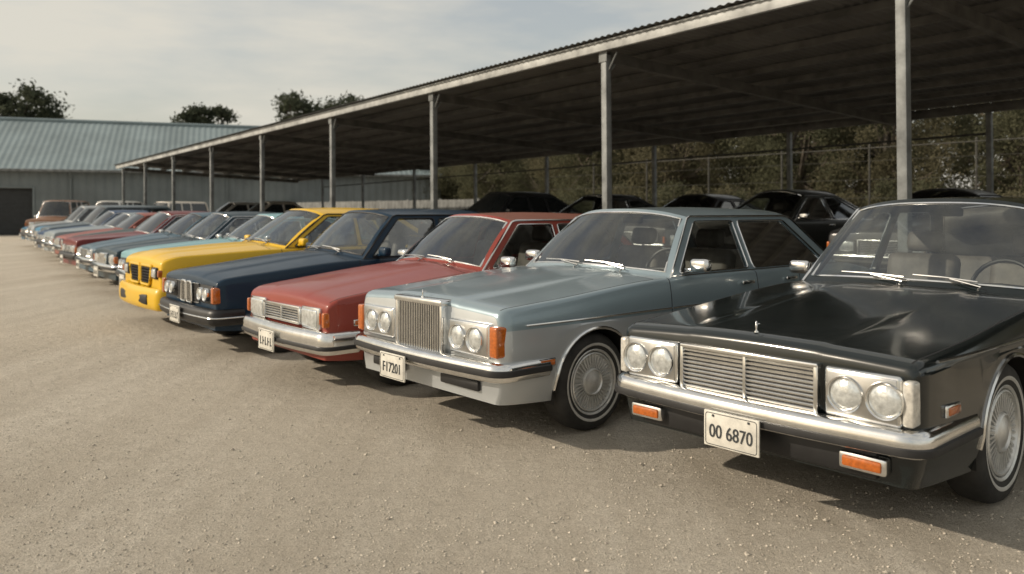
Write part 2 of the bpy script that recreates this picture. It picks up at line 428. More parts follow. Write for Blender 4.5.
        b=bmesh.new(); box(b,(X(rb-.42),0,.80),(.18,1.25,.58),.06,Matrix.Rotation(RAD(-18),4,'Y'),0,3); box(b,(X(rb-.75),0,.48),(.5,1.25,.18),.06,None,0,3); done(b,'rear_seat',M['seat'],root)
        b=bmesh.new(); ctr=Vector((X(scw+.47),.37,zb+.005)); T=Matrix.Rotation(RAD(-24),4,'Y')
        tube(b,[ctr+T@Vector((0,.19*math.cos(q),.19*math.sin(q))) for q in lin(0,2*math.pi*23/24,24)],.014,8,True)
        tube(b,[ctr+T@Vector((0,-.18,0)),ctr+T@Vector((.03,0,0)),ctr+T@Vector((0,.18,0))],.015); tube(b,[ctr,ctr+Vector((.35,0,-.16))],.03)
        done(b,'steering_wheel',M['black'],root)
        b=bmesh.new(); box(b,(X(wt+.05),0,zrs-.03),(.03,.22,.06),.015); tube(b,[(X(wt+.04),0,zrs-.02),(X(wt+.02),0,zrs+.04)],.01); done(b,'rear_view_mirror',M['black'],root)
        for y0,y1 in ((.62,.05),(-.02,-.6)):
            b=bmesh.new(); off=Vector((.026,0,.015)); B0=Vector(ws(y0*.9,.035))+off; B1=Vector(ws((y0+y1)/2,.085))+off
            tube(b,[Vector((B0.x+.05,B0.y,B0.z-.015)),B0,B1],.006); e0=Vector(ws(y0*.86,.075))+off; e1=Vector(ws(y1,.10))+off
            tube(b,[e0,(e0+e1)/2+Vector((.006,0,.006)),e1],.0065); done(b,'wiper',M['dullchrome'],root)
        b=bmesh.new(); gridf(b,lambda u,v:(X(lerp(scw-.17,scw-.135-.02,v)),u*.55,zcf(scw)+.004+(zsf(scw)-zcf(scw))*(u*.55/(W-.12))**2+P['hoodstep']*(.7 if abs(u*.55)<.3 else 0)),lin(-1,1,15),[0,1]); done(b,'cowl_vent',M['black'],root)
    # bumpers
    def bpath(sgn,wrap):
        pts=[]; Wb=W+.004
        for s in lin(wrap,.16,4): pts.append((s,Wb))
        for k in range(1,8):
            q=math.pi/2*k/8; pts.append((.045+.115*(1-math.sin(q)),Wb-.12+.12*math.cos(q)))
        for y in lin(Wb-.12,0,7): pts.append((.045*(y/(Wb-.12))**2,y))
        pts+= [(s,-y) for s,y in pts[-2::-1]]
        return [((X(s)) if sgn>0 else -(X(s)),y) for s,y in pts]
    z0,z1=P['bz']
    for sgn in (1,-1):
        wrap=max(.24,sf-Ra-.06) if sgn>0 else max(.24,L-sr-Ra-.06)
        pa=bpath(sgn,wrap)
        t=Vector(pa[len(pa)//2+1])-Vector(pa[len(pa)//2-1]); nx=t.y
        if nx*sgn<0: pa=pa[::-1]
        h=z1-z0
        prof=[(-.07,z0+.01),(-.03,z0),(-.008,z0+h*.10),(0,z0+h*.25),(.004,z0+h*.5),(0,z0+h*.75),(-.008,z0+h*.9),(-.03,z1),(-.075,z1)]
        bm_mat={'chrome':M['chrome'],'black':M['black'],'paint':pm}[P['bump']]
        b=bmesh.new(); sweep(b,pa,prof); bo=done(b,'bumper' if sgn>0 else 'rear_bumper',bm_mat,root,ang=40)
        if P['bump']!='paint':
            b=bmesh.new(); c=z0+h*P.get('strip',.5); w_=P.get('stripw',.022); sweep(b,pa,[(-.002,c-w_-.004),(.013,c-w_),(.016,c),(.013,c+w_),(-.002,c+w_+.004)]); done(b,'rubber_strip',M['rubber'] if P.get('strip_dark',1) else M['chrome'],bo)
    # front end
    xn=X(.12); hl=P['hl']; gw=P['gw']; g0,g1=P['gz']; yn=Wf(.12)-.035*nd
    b=bmesh.new()
    if P['grille']=='vertical':
        pr=P.get('pr',.055); fr=.028
        box(b,(xn+pr-.035,0,(g0+g1)/2),(.05,2*gw-.02,g1-g0-.02),0,None,1)
        for sg in (1,-1): box(b,(xn+pr-.02,sg*(gw-fr/2),(g0+g1)/2),(.08,fr,g1-g0),.008)
        box(b,(xn+pr-.03,0,g1-.016),(.12,2*gw+.012,.042),.014); box(b,(xn+pr-.02,0,g0+.01),(.08,2*gw,.03),.008)
        nb=24
        for i in range(nb):
            y=lerp(-gw+fr+.008,gw-fr-.008,i/(nb-1)); box(b,(xn+pr-.005,y,(g0+g1)/2),(.026,.0095,g1-g0-.05),.002,None,0,1)
    elif P['grille']=='horizontal':
        box(b,(xn+.004,0,(g0+g1)/2),(.03,2*gw,g1-g0),0,None,1)
        fr=.022
        for z in (g0,g1): box(b,(xn+.022,0,z),(.05,2*gw+fr,fr),.006)
        for sg in (1,-1): box(b,(xn+.022,sg*gw,(g0+g1)/2),(.05,fr,g1-g0),.006)
        box(b,(xn+.02,0,(g0+g1)/2),(.045,.018,g1-g0),.004)
        nb=P.get('bars',9)
        for i in range(1,nb): box(b,(xn+.02,0,lerp(g0,g1,i/nb)),(.024,2*gw-.01,.0125),.003,None,0,1)
    elif P['grille']=='kidney':
        box(b,(xn+.002,0,(g0+g1)/2),(.02,2*gw,g1-g0-.03),0,None,1)
        for z in (g0+.01,g1-.01): box(b,(xn+.012,0,z),(.02,2*gw,.008),.002,None,0,1)
        for i in range(1,6): box(b,(xn+.012,0,lerp(g0,g1,i/6)),(.012,2*gw,.006),0,None,1)
        for sg in (1,-1):
            q=[(.018,g0),(.018,g1),(.15,g1),(.17,g0)]; lp=roundpoly(q,.03)
            tube(b,[(xn+.03,sg*p.x,p.y) for p in lp],.011,8,True)
            b.faces.new([b.verts.new((xn+.022,sg*p.x,p.y)) for p in lp]).material_index=1
            for i in range(1,8): box(b,(xn+.03,sg*lerp(.022,.155,i/8),(g0+g1)/2),(.016,.006,g1-g0-.01),0)
    elif P['grille']=='twin':
        for sg in (1,-1):
            lp=roundpoly([(.035,g0),(.028,g1),(gw+.02,g1),(gw-.06,g0)],.05)
            b.faces.new([b.verts.new((xn+.012,sg*p.x,p.y)) for p in lp]).material_index=1
            for i in range(1,7): 
                t=i/7; box(b,(xn+.016,sg*(gw-.04+.04*t)/2+sg*.02,lerp(g0,g1,t)),(.010,gw-.10+.06*t,.008),.002,None,3,1)
            for i in range(1,8): box(b,(xn+.016,sg*lerp(.04,gw-.04,i/8),(g0+g1)/2),(.010,.008,g1-g0-.02),.002,None,3,1)
            tube(b,[(xn+.014,sg*p.x,p.y) for p in lp],.02,8,True,2)
        box(b,(X(.035),0,.39),(.06,1.2,.13),.025,None,1)
    done(b,'grille',[M['chrome'] if P['trim']=='chrome' or P['grille']!='horizontal' else M['dullchrome'],M['black'],pm,M['rubber']],root)
    for sg in (1,-1):
        if P['lamps']=='round2':
            r=P.get('lr',.085); y0,y1=P.get('ly',(.54,.735)); crn=P.get('corner') in ('amber','clear'); cw=P.get('cw',.035)
            b=bmesh.new(); yo=yn+.02-cw if crn else min(yn-.005,y1+r+.02); yi=max(gw+.03,y0-r-.02)
            if P['grille']!='kidney':
                box(b,(xn+.01,sg*(yo+yi)/2,hl),(.05,yo-yi,2*r+.055),.016,None,0,3)
                box(b,(xn+.03,sg*(yo+yi)/2,hl),(.02,yo-yi-.03,2*r+.025),.006,None,1,2)
            else: box(b,(xn+.004,sg*(yo+yi)/2,hl),(.02,yo-yi,2*r+.05),.006,None,1,2)
            bz=done(b,'headlight_bezel',[M['chrome'],M['dullchrome'] if P['grille']!='kidney' else M['black']],root)
            for y in (y0,y1):
                b=bmesh.new(); lathe(b,[(.0,r),(.036,r),(.043,r*.97),(.039,r*.9),(.024,r*.86)],'x',(xn+.012,sg*y,hl),30); h=done(b,'headlight',M['chrome'],root)
                b=bmesh.new(); lathe(b,[(.026,r*.88),(.036,r*.7),(.043,r*.4),(.046,0)],'x',(xn+.012,sg*y,hl),26); done(b,'headlight_lens',M['lens'],h)
            if crn:
                b=bmesh.new(); box(b,(xn-.03,sg*(yn+.024-cw/2),hl),(.14,cw,2*r+.03),.014,None,0,3); done(b,'turn_signal',M['amber'] if P['corner']=='amber' else M['clear'],root)
        else:
            y0,y1=P.get('ly',(.42,.68)); hh=P.get('lh',.15)
            b=bmesh.new(); box(b,(xn+.005,sg*(y0+y1)/2,hl),(.05,y1-y0+.03,hh+.03),.012,None,0,2); h=done(b,'headlight',M['chrome'] if P['trim']=='chrome' else M['black'],root)
            b=bmesh.new(); box(b,(xn+.02,sg*(y0+y1)/2,hl),(.045,y1-y0-.005,hh-.005),.015,None,0,3); done(b,'headlight_lens',M['lens'],h)
            b=bmesh.new(); yz=yn+.022; ya=max(y1+.02,yz-.045); box(b,(xn-.04,sg*(ya+yz)/2,hl),(.14,max(.025,yz-ya),hh*.8),.012,None,0,3); done(b,'turn_signal',M['amber'],root)
        if P.get('bumplamp'):
            b=bmesh.new(); box(b,(X(.085),sg*.60,z0-.055),(.06,.21,.075),.012,None,1,2); box(b,(X(.06),sg*.60,z0-.055),(.03,.175,.048),.01); done(b,'turn_signal',[M['amber'],M['chrome']],root)
        if P.get('marker'):
            s=P['marker']; b=bmesh.new(); zz=P.get('markz',.62); box(b,(X(s),sg*(yprof(Wf(s),zz,zsf(s))+.002),zz),(.15,.022,.055),.008,None,1); box(b,(X(s),sg*(yprof(Wf(s),zz,zsf(s))+.008),zz),(.13,.022,.038),.008); done(b,'side_marker',[M['amber'],M['chrome']],root)
        if P.get('fog'):
            b=bmesh.new(); box(b,(xn+.012,sg*.42,z0-.05),(.03,.40,.065),.012); done(b,'valance_vent',M['black'],root)
        b=bmesh.new(); box(b,(-X(.125),sg*(W-.25),zc-.04),(.04,.3,.14),.015,None,0,2); done(b,'tail_light',M['red'],root)
    if P.get('valance'):
        b=bmesh.new(); box(b,(xn+.0,0,z0-.06),(.05,1.3,.13),.015); done(b,'valance',M['black'],root)
    # plate
    if P['plate']:
        txt,py,pz,size=P['plate']; b=bmesh.new(); xp=X(-.03); pw=.31; ph=.175
        box(b,(xp,py,pz),(.012,pw,ph),.005,None,0,2)
        tube(b,[(xp+.007,py+p.x,pz+p.y) for p in roundpoly([(-pw/2+.012,-ph/2+.01),(pw/2-.012,-ph/2+.01),(pw/2-.012,ph/2-.01),(-pw/2+.012,ph/2-.01)],.015)],.0018,4,True,1)
        for q in (-.1,.1): box(b,(xp+.008,py+q,pz+.066),(.006,.012,.012),.003,None,1)
        o=done(b,'licence_plate',[M['plate'],M['ink']],root)
        if txt:
            b=bmesh.new(); textmesh(b,txt,size,Matrix(((0,0,1,xp+.0085),(1,0,0,py),(0,1.25,0,pz-.012),(0,0,0,1))).to_4x4()); done(b,'plate_number',M['ink'],o,smooth=False)
        else:
            b=bmesh.new(); rq=random.Random(int(L*100+W*1000))
            for i in range(5): 
                yy=py-.10+.05*i; box(b,(xp+.008,yy,pz-.01),(.004,.012,.07),.003); box(b,(xp+.0085,yy+.012,pz-.01+rq.choice((-.027,0,.027))),(.004,.022,.012),.002)
            done(b,'plate_number',M['ink'],o)
    if P.get('ornament'):
        b=bmesh.new(); s=.19; zz=zcf(s)+.003+P['hoodstep']*.4; q=P['ornament']
        if P['grille']=='vertical': s=.11; zz=g1+.004
        lathe(b,[(0,.022*q),(.012*q,.02*q),(.016*q,.01*q),(.03*q,.007*q),(.055*q,.012*q),(.07*q,.009*q),(.082*q,.004*q),(.088*q,.009*q),(.1*q,.006*q),(.104*q,0)],'z',(X(s),0,zz),12)
        for sg in (1,-1): tube(b,[(X(s),0,zz+.07*q),(X(s+.025*q),sg*.018*q,zz+.078*q),(X(s+.06*q),sg*.026*q,zz+.066*q)],.005,6,False,0,[.007*q,.006*q,.002*q])
        done(b,'hood_ornament',M['chrome'],root)
    return root
# ------------------------------------------------------------------ ground
def ground():
    m,nt,p=newmat('dusty_gravel')
    a=noise(nt,.35,6,.65,'Object'); b_=noise(nt,7,8,.75); c=noise(nt,105,4,.75); d=noise(nt,34,5,.7)
    t=noise(nt,.9,5,.6,'Object',(1.8,.12,1),(0,0,RAD(-34))); t2=noise(nt,1.1,5,.6,'Object',(1.6,.18,1),(0,0,RAD(-62)))
    col=ramp(nt,a.outputs[0],[(.3,(.55,.495,.41)),(.7,(.68,.62,.525))]).outputs[0]
    col=mixc(nt,ramp(nt,t.outputs[0],[(.44,0.0),(.60,.65)]).outputs[0],col,(.77,.715,.62))
    col=mixc(nt,ramp(nt,t2.outputs[0],[(.50,0.0),(.66,.45)]).outputs[0],col,(.46,.41,.335))
    col=mixc(nt,ramp(nt,b_.outputs[0],[(.4,.45),(.6,0.0)]).outputs[0],col,(.47,.42,.345))
    col=mixc(nt,ramp(nt,d.outputs[0],[(.38,.45),(.52,0.0)]).outputs[0],col,(.39,.345,.28))
    col=mixc(nt,ramp(nt,c.outputs[0],[(.40,.6),(.5,0.0)]).outputs[0],col,(.28,.245,.195))
    col=mixc(nt,ramp(nt,c.outputs[0],[(.58,0.0),(.70,.55)]).outputs[0],col,(.83,.78,.69))
    nt.links.new(col,p.inputs['Base Color']); p.inputs['Roughness'].default_value=.95; p.inputs['Specular IOR Level'].default_value=.2
    ad=nt.nodes.new('ShaderNodeMath'); ad.operation='MULTIPLY_ADD'; ad.inputs[1].default_value=.35
    nt.links.new(c.outputs[0],ad.inputs[0]); nt.links.new(b_.outputs[0],ad.inputs[2])
    bump(nt,p,ad.outputs[0],1.0,.05)
    b=bmesh.new(); gridf(b,lambda u,v:(u,v,0),[-500,-60,-20,0,20,60,500],[-60,0,20,60,200,900]); o=done(b,'ground',m); tag(o,kind='structure',label='dusty tan gravel yard under the parked cars')
    b=bmesh.new(); rnd=random.Random(4)
    for i in range(20000):
        d=2.0+12*rnd.random()**1.8; x=d*rnd.uniform(-.68,.68); r=rnd.uniform(.003,.008)*(1 if rnd.random()<.98 else 1.9)
        q=rnd.random()*6; vs=[]
        for k in range(5): vs.append(b.verts.new((x+math.cos(q+k*1.257)*r*rnd.uniform(.7,1.3),d+math.sin(q+k*1.257)*r*rnd.uniform(.7,1.3),r*rnd.uniform(0,.4))))
        tp=b.verts.new((x+rnd.uniform(-.3,.3)*r,d,r*rnd.uniform(.6,1.1)))
        for k in range(5): b.faces.new((vs[k],vs[(k+1)%5],tp))
    o=done(b,'gravel',simple('loose_stone',(.52,.47,.39),.9,0,0,.4,23),smooth=False,norm=False); tag(o,'loose pale pebbles scattered over the gravel yard','gravel',None,'stuff')
ground()
# ------------------------------------------------------------------ cars
black=dict(L=5.4,W=.86,zhf=.845,zb=.965,zcow=.99,roof=1.56,sc=2.06,wt=2.54,rt=4.0,rb=4.5,sB=3.15,sr=4.2,sf=1.13,Rw=.36,fk=1.05,paint=paint('black_paint',(.004,.008,.009),0,.22,.8,.006,.35,.05),
 grille='horizontal',gw=.375,gz=(.535,.765),bars=11,lamps='round2',hl=.66,lr=.083,ly=(.515,.69),corner='clear',cw=.05,bumplamp=1,marker=.40,markz=.60,bz=(.43,.55),hi=1,hub='fin',plate=('00 6870',.0,.40,.075),ornament=.55,mould=.82,strip=.28,stripw=.016,hoodstep=.008,valance=1)
silver=dict(L=5.15,W=.87,zhf=.885,zb=.98,zcow=1.015,roof=1.49,sc=1.78,wt=2.24,rt=3.75,rb=4.3,sB=2.87,sr=3.95,sf=.92,fk=1.1,paint=paint('blue_grey_paint',(.28,.355,.395),.5,.33,.8,.03),lower=paint('silver_paint',(.50,.53,.55),.55,.32,.7,.05),
 grille='vertical',gw=.275,gz=(.50,.885),pr=.035,lamps='round2',hl=.675,lr=.080,ly=(.43,.61),corner='amber',cw=.075,marker=.46,markz=.52,fog=1,bz=(.43,.55),hi=1,hub='fin',plate=('F17201',-.16,.41,.078),ornament=.5,mould=.765,hoodstep=.009,stripw=.018)
red=dict(L=4.75,W=.82,zhf=.77,zb=.92,zcow=.985,roof=1.44,nr=.14,nd=1.3,paint=paint('red_paint',(.24,.034,.022),.0,.4,.45,.06,.3),grille='horizontal',gw=.34,gz=(.55,.675),bars=6,lamps='rect',ly=(.38,.65),lh=.15,hl=.61,bz=(.34,.52),hi=1,plate=('',-.05,.38,.1),mould=.56,marker=.40,markz=.58,hoodstep=.007,strip=.3,stripw=.014)
red['roofpaint']=paint('faded_roof_paint',(.20,.075,.05),0,.5,.2,.10,.25)
blue=dict(L=4.9,W=.86,zhf=.80,zb=.93,zcow=1.0,roof=1.48,sc=1.75,wt=2.25,rt=3.6,rb=4.15,sB=2.85,sr=3.75,nr=.13,paint=paint('navy_paint',(.007,.026,.052),.0,.42,.28,.01,.2),trim='black',bump='black',grille='kidney',gw=.34,gz=(.52,.735),lamps='round2',hl=.635,lr=.066,ly=(.45,.60),corner='amber',cw=.07,bz=(.34,.50),hi=1,plate=('',0,.40,.1),strip_dark=0,stripw=.006)
yellow=dict(L=4.85,W=.90,zhf=.92,zb=.97,zcow=1.03,roof=1.50,sc=1.68,wt=2.34,rt=3.5,rb=4.2,sB=2.8,sr=3.7,crown=.08,nr=.26,nd=2.0,paint=paint('yellow_paint',(.70,.43,.012),.0,.4,.4,.03,.3),trim='black',bump='paint',grille='twin',gw=.47,gz=(.55,.79),lamps='rect',ly=(.55,.70),lh=.11,hl=.71,bz=(.27,.53),hi=1)
build_car(black,'glossy black luxury sedan with wide chrome barred grille, nearest the camera',corner=(1.65,3.25),a=41)
build_car(silver,'two-tone silver and blue-grey sedan with tall upright chrome grille',corner=(-.12,4.72),a=41)
build_car(red,'brick red sedan with wide rectangular headlamps and slim orange corner lamps',corner=(-1.50,6.15),a=40.5)
build_car(blue,'dark navy sedan with small twin-oval grille and black bumper',corner=(-2.95,7.72),a=40)
build_car(yellow,'bright yellow sedan with two large black grille openings',corner=(-4.25,9.45),a=39.5)
far=[((.20,.38,.42),0,'pale teal sedan partly hidden just past the yellow sedan'),
 ((.008,.03,.045),0,'dark blue-green sedan parked between the pale teal and slate blue cars'),
 ((.05,.10,.14),0,'slate blue sedan, second car past the pale teal sedan'),
 ((.14,.012,.012),0,'maroon sedan between the slate blue sedan and the dark green sedan'),
 ((.015,.035,.03),0,'dark green sedan just past the maroon sedan'),
 ((.26,.06,.04),0,'muted brick red sedan next to the dark green sedan, far along the row'),
 ((.24,.28,.30),0,'pale grey-blue sedan in the far row, beside the muted brick red sedan'),
 ((.015,.05,.12),0,'deep blue sedan parked beyond the pale grey-blue sedan'),
 ((.10,.13,.15),1,'dark grey wagon in the distant part of the row'),
 ((.07,.22,.36),0,'sky blue sedan, third from the far end of the row'),
 ((.30,.32,.33),1,'mid grey wagon, second from the far end of the row'),
 ((.02,.13,.24),0,'bright blue sedan at the far end of the row of cars')]
rng=random.Random(3)
for k,(col,wg,lab) in enumerate(far,1):
    back=.25*((k*3)%4)/3
    c=(-4.35-1.25*k+.78*back,9.55+1.85*k+.62*back)
    p=dict(paint=paint('car_paint',col,0,.42,.3,.03,.25),L=4.45,sr=3.45,W=.83-.01*(k%3),rt=3.2,rb=3.85,sB=2.62,sc=1.6+.1*(k%2),wt=2.18+.08*(k%2),zhf=.75+.05*((k*5)%3),zb=.91+.03*(k%2),zcow=.97+.03*(k%2),roof=1.39+.09*rng.random(),crown=.085,tum=.21,nr=(.085,.16,.12)[k%3],lamps='round2' if k%2 else 'rect',lr=.07,hl=.63,gw=.34,gz=(.52,.70),ly=(.44,.6) if k%2 else (.40,.62),hi=1 if k<=3 else 0,trim='chrome' if k%3 else 'black',bump='chrome' if k%4 else 'black',grille=('horizontal','kidney','vertical','horizontal')[k%4],plate=('',0,.41,.1))
    if p['grille']=='vertical': p.update(gw=.25,gz=(.52,.73))
    if wg: p.update(wagon=1,roof=1.64,rt=4.0,rb=4.28,sc=1.4,wt=1.95,sB=2.45,zb=1.0,zcow=1.04,zhf=.88,zdk=1.0,zdr=.98,hl=.70,gz=(.58,.80),cp=.1)
    build_car(p,lab,corner=c,a=38.5+((k*7)%5-2)*.6,cat='wagon' if wg else 'car')
suv=dict(L=4.5,W=.88,Rw=.36,wagon=1,sf=.85,sr=3.5,sc=1.35,wt=1.72,rt=4.2,rb=4.36,sB=2.5,zb=1.08,zcow=1.12,zhf=1.0,zdk=1.08,zdr=1.06,zc=.84,roof=1.80,hl=.80,gz=(.68,.90),bz=(.48,.62),lamps='rect',cp=.1,gw=.34,ly=(.42,.62))
build_car({**suv,'roof':1.98,'paint':paint('brown_paint',(.22,.11,.06),0,.5,.3,.15)},'boxy tan-brown off-road wagon parked apart at the far end',loc=(-23.2,41.2),a=98,cat='off-road car')
pale=paint('white_paint',(.62,.61,.57),0,.4,.4,.08,.3); pale2=paint('cream_paint',(.60,.54,.46),0,.4,.4,.08,.3)
build_car({**suv,'roof':1.98,'paint':pale},'white boxy wagon in front of the warehouse wall, just right of the brown off-road wagon',loc=(-22.1,44.4),a=88,cat='wagon')
build_car({**suv,'roof':1.95,'paint':pale2},'cream wagon in front of the warehouse wall, right of the white boxy wagon',loc=(-19.3,45.2),a=60,cat='wagon')
# ------------------------------------------------------------------ carport
O=Vector((3.9,8.5)); D=Vector((-.607,.794)).normalized(); rotz=math.atan2(D.y,D.x)
def cpw(t,y): n=Vector((-D.y,D.x)); return O+D*t+n*y
M['fascia']=simple('fascia_paint',(.42,.43,.42),.6,.1,0,.25,3)
M['post']=simple('galvanised_post',(.20,.21,.21),.65,.3,0,.3,4)
M['wire']=simple('weathered_fence_steel',(.06,.058,.05),.75,.2,0,.25,4)
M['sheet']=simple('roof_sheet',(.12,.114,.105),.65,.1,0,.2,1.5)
M['purlin']=simple('purlin_steel',(.10,.095,.086),.6,.2,0,.3,3)
cp=empty('carport',(O.x,O.y,.05),rotz,'long open carport with grey posts and dark corrugated roof','carport')
cp.rotation_euler=(0,.011,rotz)      # the roof falls slightly towards its far end
T0,T1=-10,37.2; YF,YR=.24,-8.75
zr=lambda y:3.97+(y-YF)*.045
ft=[-4.9,-.29,4.1,8.9,13.5,18.2,22.9,27.6,32.0,36.2]
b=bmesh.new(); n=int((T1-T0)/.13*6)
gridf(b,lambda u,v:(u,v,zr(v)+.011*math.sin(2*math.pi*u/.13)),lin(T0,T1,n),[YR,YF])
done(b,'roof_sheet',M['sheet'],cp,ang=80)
b=bmesh.new(); box(b,((T0+T1)/2,.10,zr(.1)-.10),(T1-T0,.07,.135),.008); box(b,((T0+T1)/2,.115,zr(.1)-.03),(T1-T0,.10,.02),0); done(b,'fascia_beam',M['fascia'],cp)
b=bmesh.new(); box(b,((T0+T1)/2,YR+.2,zr(YR+.2)-.13),(T1-T0,.08,.18),.008); done(b,'rear_beam',M['purlin'],cp)
for i in range(8):
    y=-.9-i*1.0; b=bmesh.new(); box(b,((T0+T1)/2,y,zr(y)-.075),(T1-T0,.06,.10)); done(b,'purlin',M['purlin'],cp)
for t in ft:
    b=bmesh.new(); box(b,(t,0,1.82),(.11,.11,3.88),.012); box(b,(t,0,.012),(.26,.26,.024)); box(b,(t,.062,3.76),(.16,.012,.22),.003)
    for q in (-.08,.08): box(b,(t+q,.0,.035),(.02,.02,.03))
    po=done(b,'post',M['post'],cp)
    b=bmesh.new(); 
    A=Vector((t,.0,zr(0)-.23)); B=Vector((t,YR+.2,zr(YR+.2)-.24)); mid=(A+B)/2; ang=math.atan2((A-B).z,(A-B).y)
    box(b,mid,(.09,(A-B).length-.1,.16),0,Matrix.Rotation(ang,4,'X')); done(b,'rafter',M['purlin'],cp)
    b=bmesh.new(); tube(b,[(t,-.05,3.5),(t,-.24,3.72)],.022,6); tube(b,[(t-.05,0,3.52),(t-.26,.03,3.76)],.014,6); done(b,'knee_brace',M['post'],cp)
for t in [2.3,6.7,11.0,15.7,19.8,24.2,28.8,33.2]:
    b=bmesh.new(); box(b,(t,YR+.2,1.7),(.10,.10,3.3),.01); box(b,(t,YR+.2,.312),(.24,.24,.02)); done(b,'rear_post',M['post'],cp)
b=bmesh.new()
for z in (2.95,): tube(b,[(2.3,YR+.12,z),(33.2,YR+.12,z)],.025,6)
done(b,'rear_rail',M['wire'],cp)
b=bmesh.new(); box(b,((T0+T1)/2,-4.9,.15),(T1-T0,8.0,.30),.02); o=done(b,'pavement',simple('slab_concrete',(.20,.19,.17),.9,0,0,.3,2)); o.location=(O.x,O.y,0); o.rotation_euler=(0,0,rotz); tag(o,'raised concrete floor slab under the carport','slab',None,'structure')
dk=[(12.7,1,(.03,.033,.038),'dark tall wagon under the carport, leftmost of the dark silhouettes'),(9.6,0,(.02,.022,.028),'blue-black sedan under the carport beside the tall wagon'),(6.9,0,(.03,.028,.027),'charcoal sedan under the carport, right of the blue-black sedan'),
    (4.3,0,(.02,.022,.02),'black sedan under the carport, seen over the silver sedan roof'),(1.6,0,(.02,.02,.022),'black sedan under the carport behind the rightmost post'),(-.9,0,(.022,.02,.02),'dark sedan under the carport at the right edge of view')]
for i,(t,wg,col,lab) in enumerate(dk):
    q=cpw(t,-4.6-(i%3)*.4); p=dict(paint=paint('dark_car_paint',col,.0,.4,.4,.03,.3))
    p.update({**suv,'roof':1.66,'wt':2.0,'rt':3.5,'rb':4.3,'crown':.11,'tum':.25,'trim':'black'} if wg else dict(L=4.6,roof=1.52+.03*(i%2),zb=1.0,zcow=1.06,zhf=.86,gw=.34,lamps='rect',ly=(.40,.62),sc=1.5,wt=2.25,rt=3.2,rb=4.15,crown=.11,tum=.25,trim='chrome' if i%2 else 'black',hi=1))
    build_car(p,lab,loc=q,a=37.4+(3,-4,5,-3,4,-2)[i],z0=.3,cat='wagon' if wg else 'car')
for t,pm_,lab in ((33.6,pale,'white sedan under the far end of the carport'),(29.2,pale2,'cream sedan under the carport, nearer than the white one')):
    q=cpw(t,-4.2); build_car(dict(L=4.5,paint=pm_,roof=1.55,zb=.98,zcow=1.04,zhf=.86,gw=.34,lamps='rect',ly=(.40,.62),sc=1.5,wt=2.2,rt=3.3,rb=4.05,crown=.09,tum=.22),lab,loc=q,a=38,z0=.3)
# low sheet-metal fence behind the carport
b=bmesh.new(); gridf(b,lambda u,v:(u,.03*math.sin(2*math.pi*u/.35),v),lin(21,46,25*20),[0,1.95]); fe=empty('sheet_fence',(*cpw(0,-11.5),0),rotz,'low grey corrugated metal fence behind the carport','fence')
done(b,'fence_sheet',simple('fence_metal',(.20,.205,.20),.6,.2,0,.25,2),fe,ang=80)
for i in range(9):
    b=bmesh.new(); box(b,(21+3.0*i,-.08,1.0),(.08,.08,2.0),.008); done(b,'fence_post',M['post'],fe)
# wire fence behind the right half
wf=empty('wire_fence',(*cpw(0,-12.5),0),rotz,'tall wire fence on steel posts in front of the scrub trees','fence')
for i in range(13):
    b=bmesh.new(); tube(b,[(-12+2.7*i,0,0),(-12+2.7*i,0,3.2)],.03,8); lathe(b,[(3.2,.04),(3.25,.02),(3.26,0)],'z',(-12+2.7*i,0,0),8); done(b,'fence_post',M['wire'],wf)
b=bmesh.new()
for z in (.3,.8,1.3,1.8,2.3,2.8): tube(b,[(-12,.03,z),(20.4,.03,z)],.005,5)
tube(b,[(-12,.03,3.15),(20.4,.03,3.15)],.016,6)
done(b,'fence_wire',M['wire'],wf)
# ------------------------------------------------------------------ warehouse
yaw=math.atan2(5,13.7); wh=empty('warehouse',(-29.4,46.8,-.25),yaw,'long grey metal warehouse with blue-grey corrugated roof','warehouse')
M['wall']=simple('wall_sheet',(.17,.195,.20),.6,.15,0,.12,.6)
M['wroof']=simple('warehouse_roof_sheet',(.23,.285,.30),.6,.15,0,.12,.5)
x0,x1=-14,26
b=bmesh.new(); zz=4.25
cor=lambda x,p,a:a*(1 if math.sin(2*math.pi*x/p)>0 else -1)*min(1,abs(math.sin(2*math.pi*x/p))*2.5)
def wall(xa,xb,za,zb_):
    gridf(b,lambda u,v:(u,cor(u,.5,.018),v),lin(xa,xb,max(3,int((xb-xa)/.06))),[za,zb_])
wall(x0,-1.6,0,zz); wall(-1.6,1.2,3.0,zz); wall(1.2,x1,0,zz)
for xe in (x0,x1):
    b.faces.new([b.verts.new(p) for p in ((xe,0,0),(xe,11,0),(xe,11,zz),(xe,5.5,7.5),(xe,0,zz))])
b.faces.new([b.verts.new(p) for p in ((x0,11,0),(x1,11,0),(x1,11,zz),(x0,11,zz))])
done(b,'wall',M['wall'],wh,ang=60)
b=bmesh.new()
for sg in (0,1):
    gridf(b,lambda u,v:(u,(-.4+5.9*v) if not sg else (11.4-5.9*v),4.08+3.47*v+.013*math.sin(2*math.pi*u/.36)),lin(x0-.3,x1+.3,900),[0,1])
ro=done(b,'roof',M['wroof'],wh,ang=70)
b=bmesh.new(); tube(b,[(x0-.3,5.5,7.6),(x1+.3,5.5,7.6)],.12,8); done(b,'ridge_cap',M['wroof'],ro)
b=bmesh.new(); box(b,((x0+x1)/2,-.48,4.06),(x1-x0+.6,.16,.16),.03); done(b,'gutter',M['post'],wh)
b=bmesh.new(); box(b,(-.2,.30,1.5),(2.8,.06,3.0)); 
for i in range(12): box(b,(-.2,.26,.12+i*.25),(2.8,.03,.04))
d=done(b,'roller_door',simple('door_dark',(.025,.028,.03),.6),wh)
b=bmesh.new()
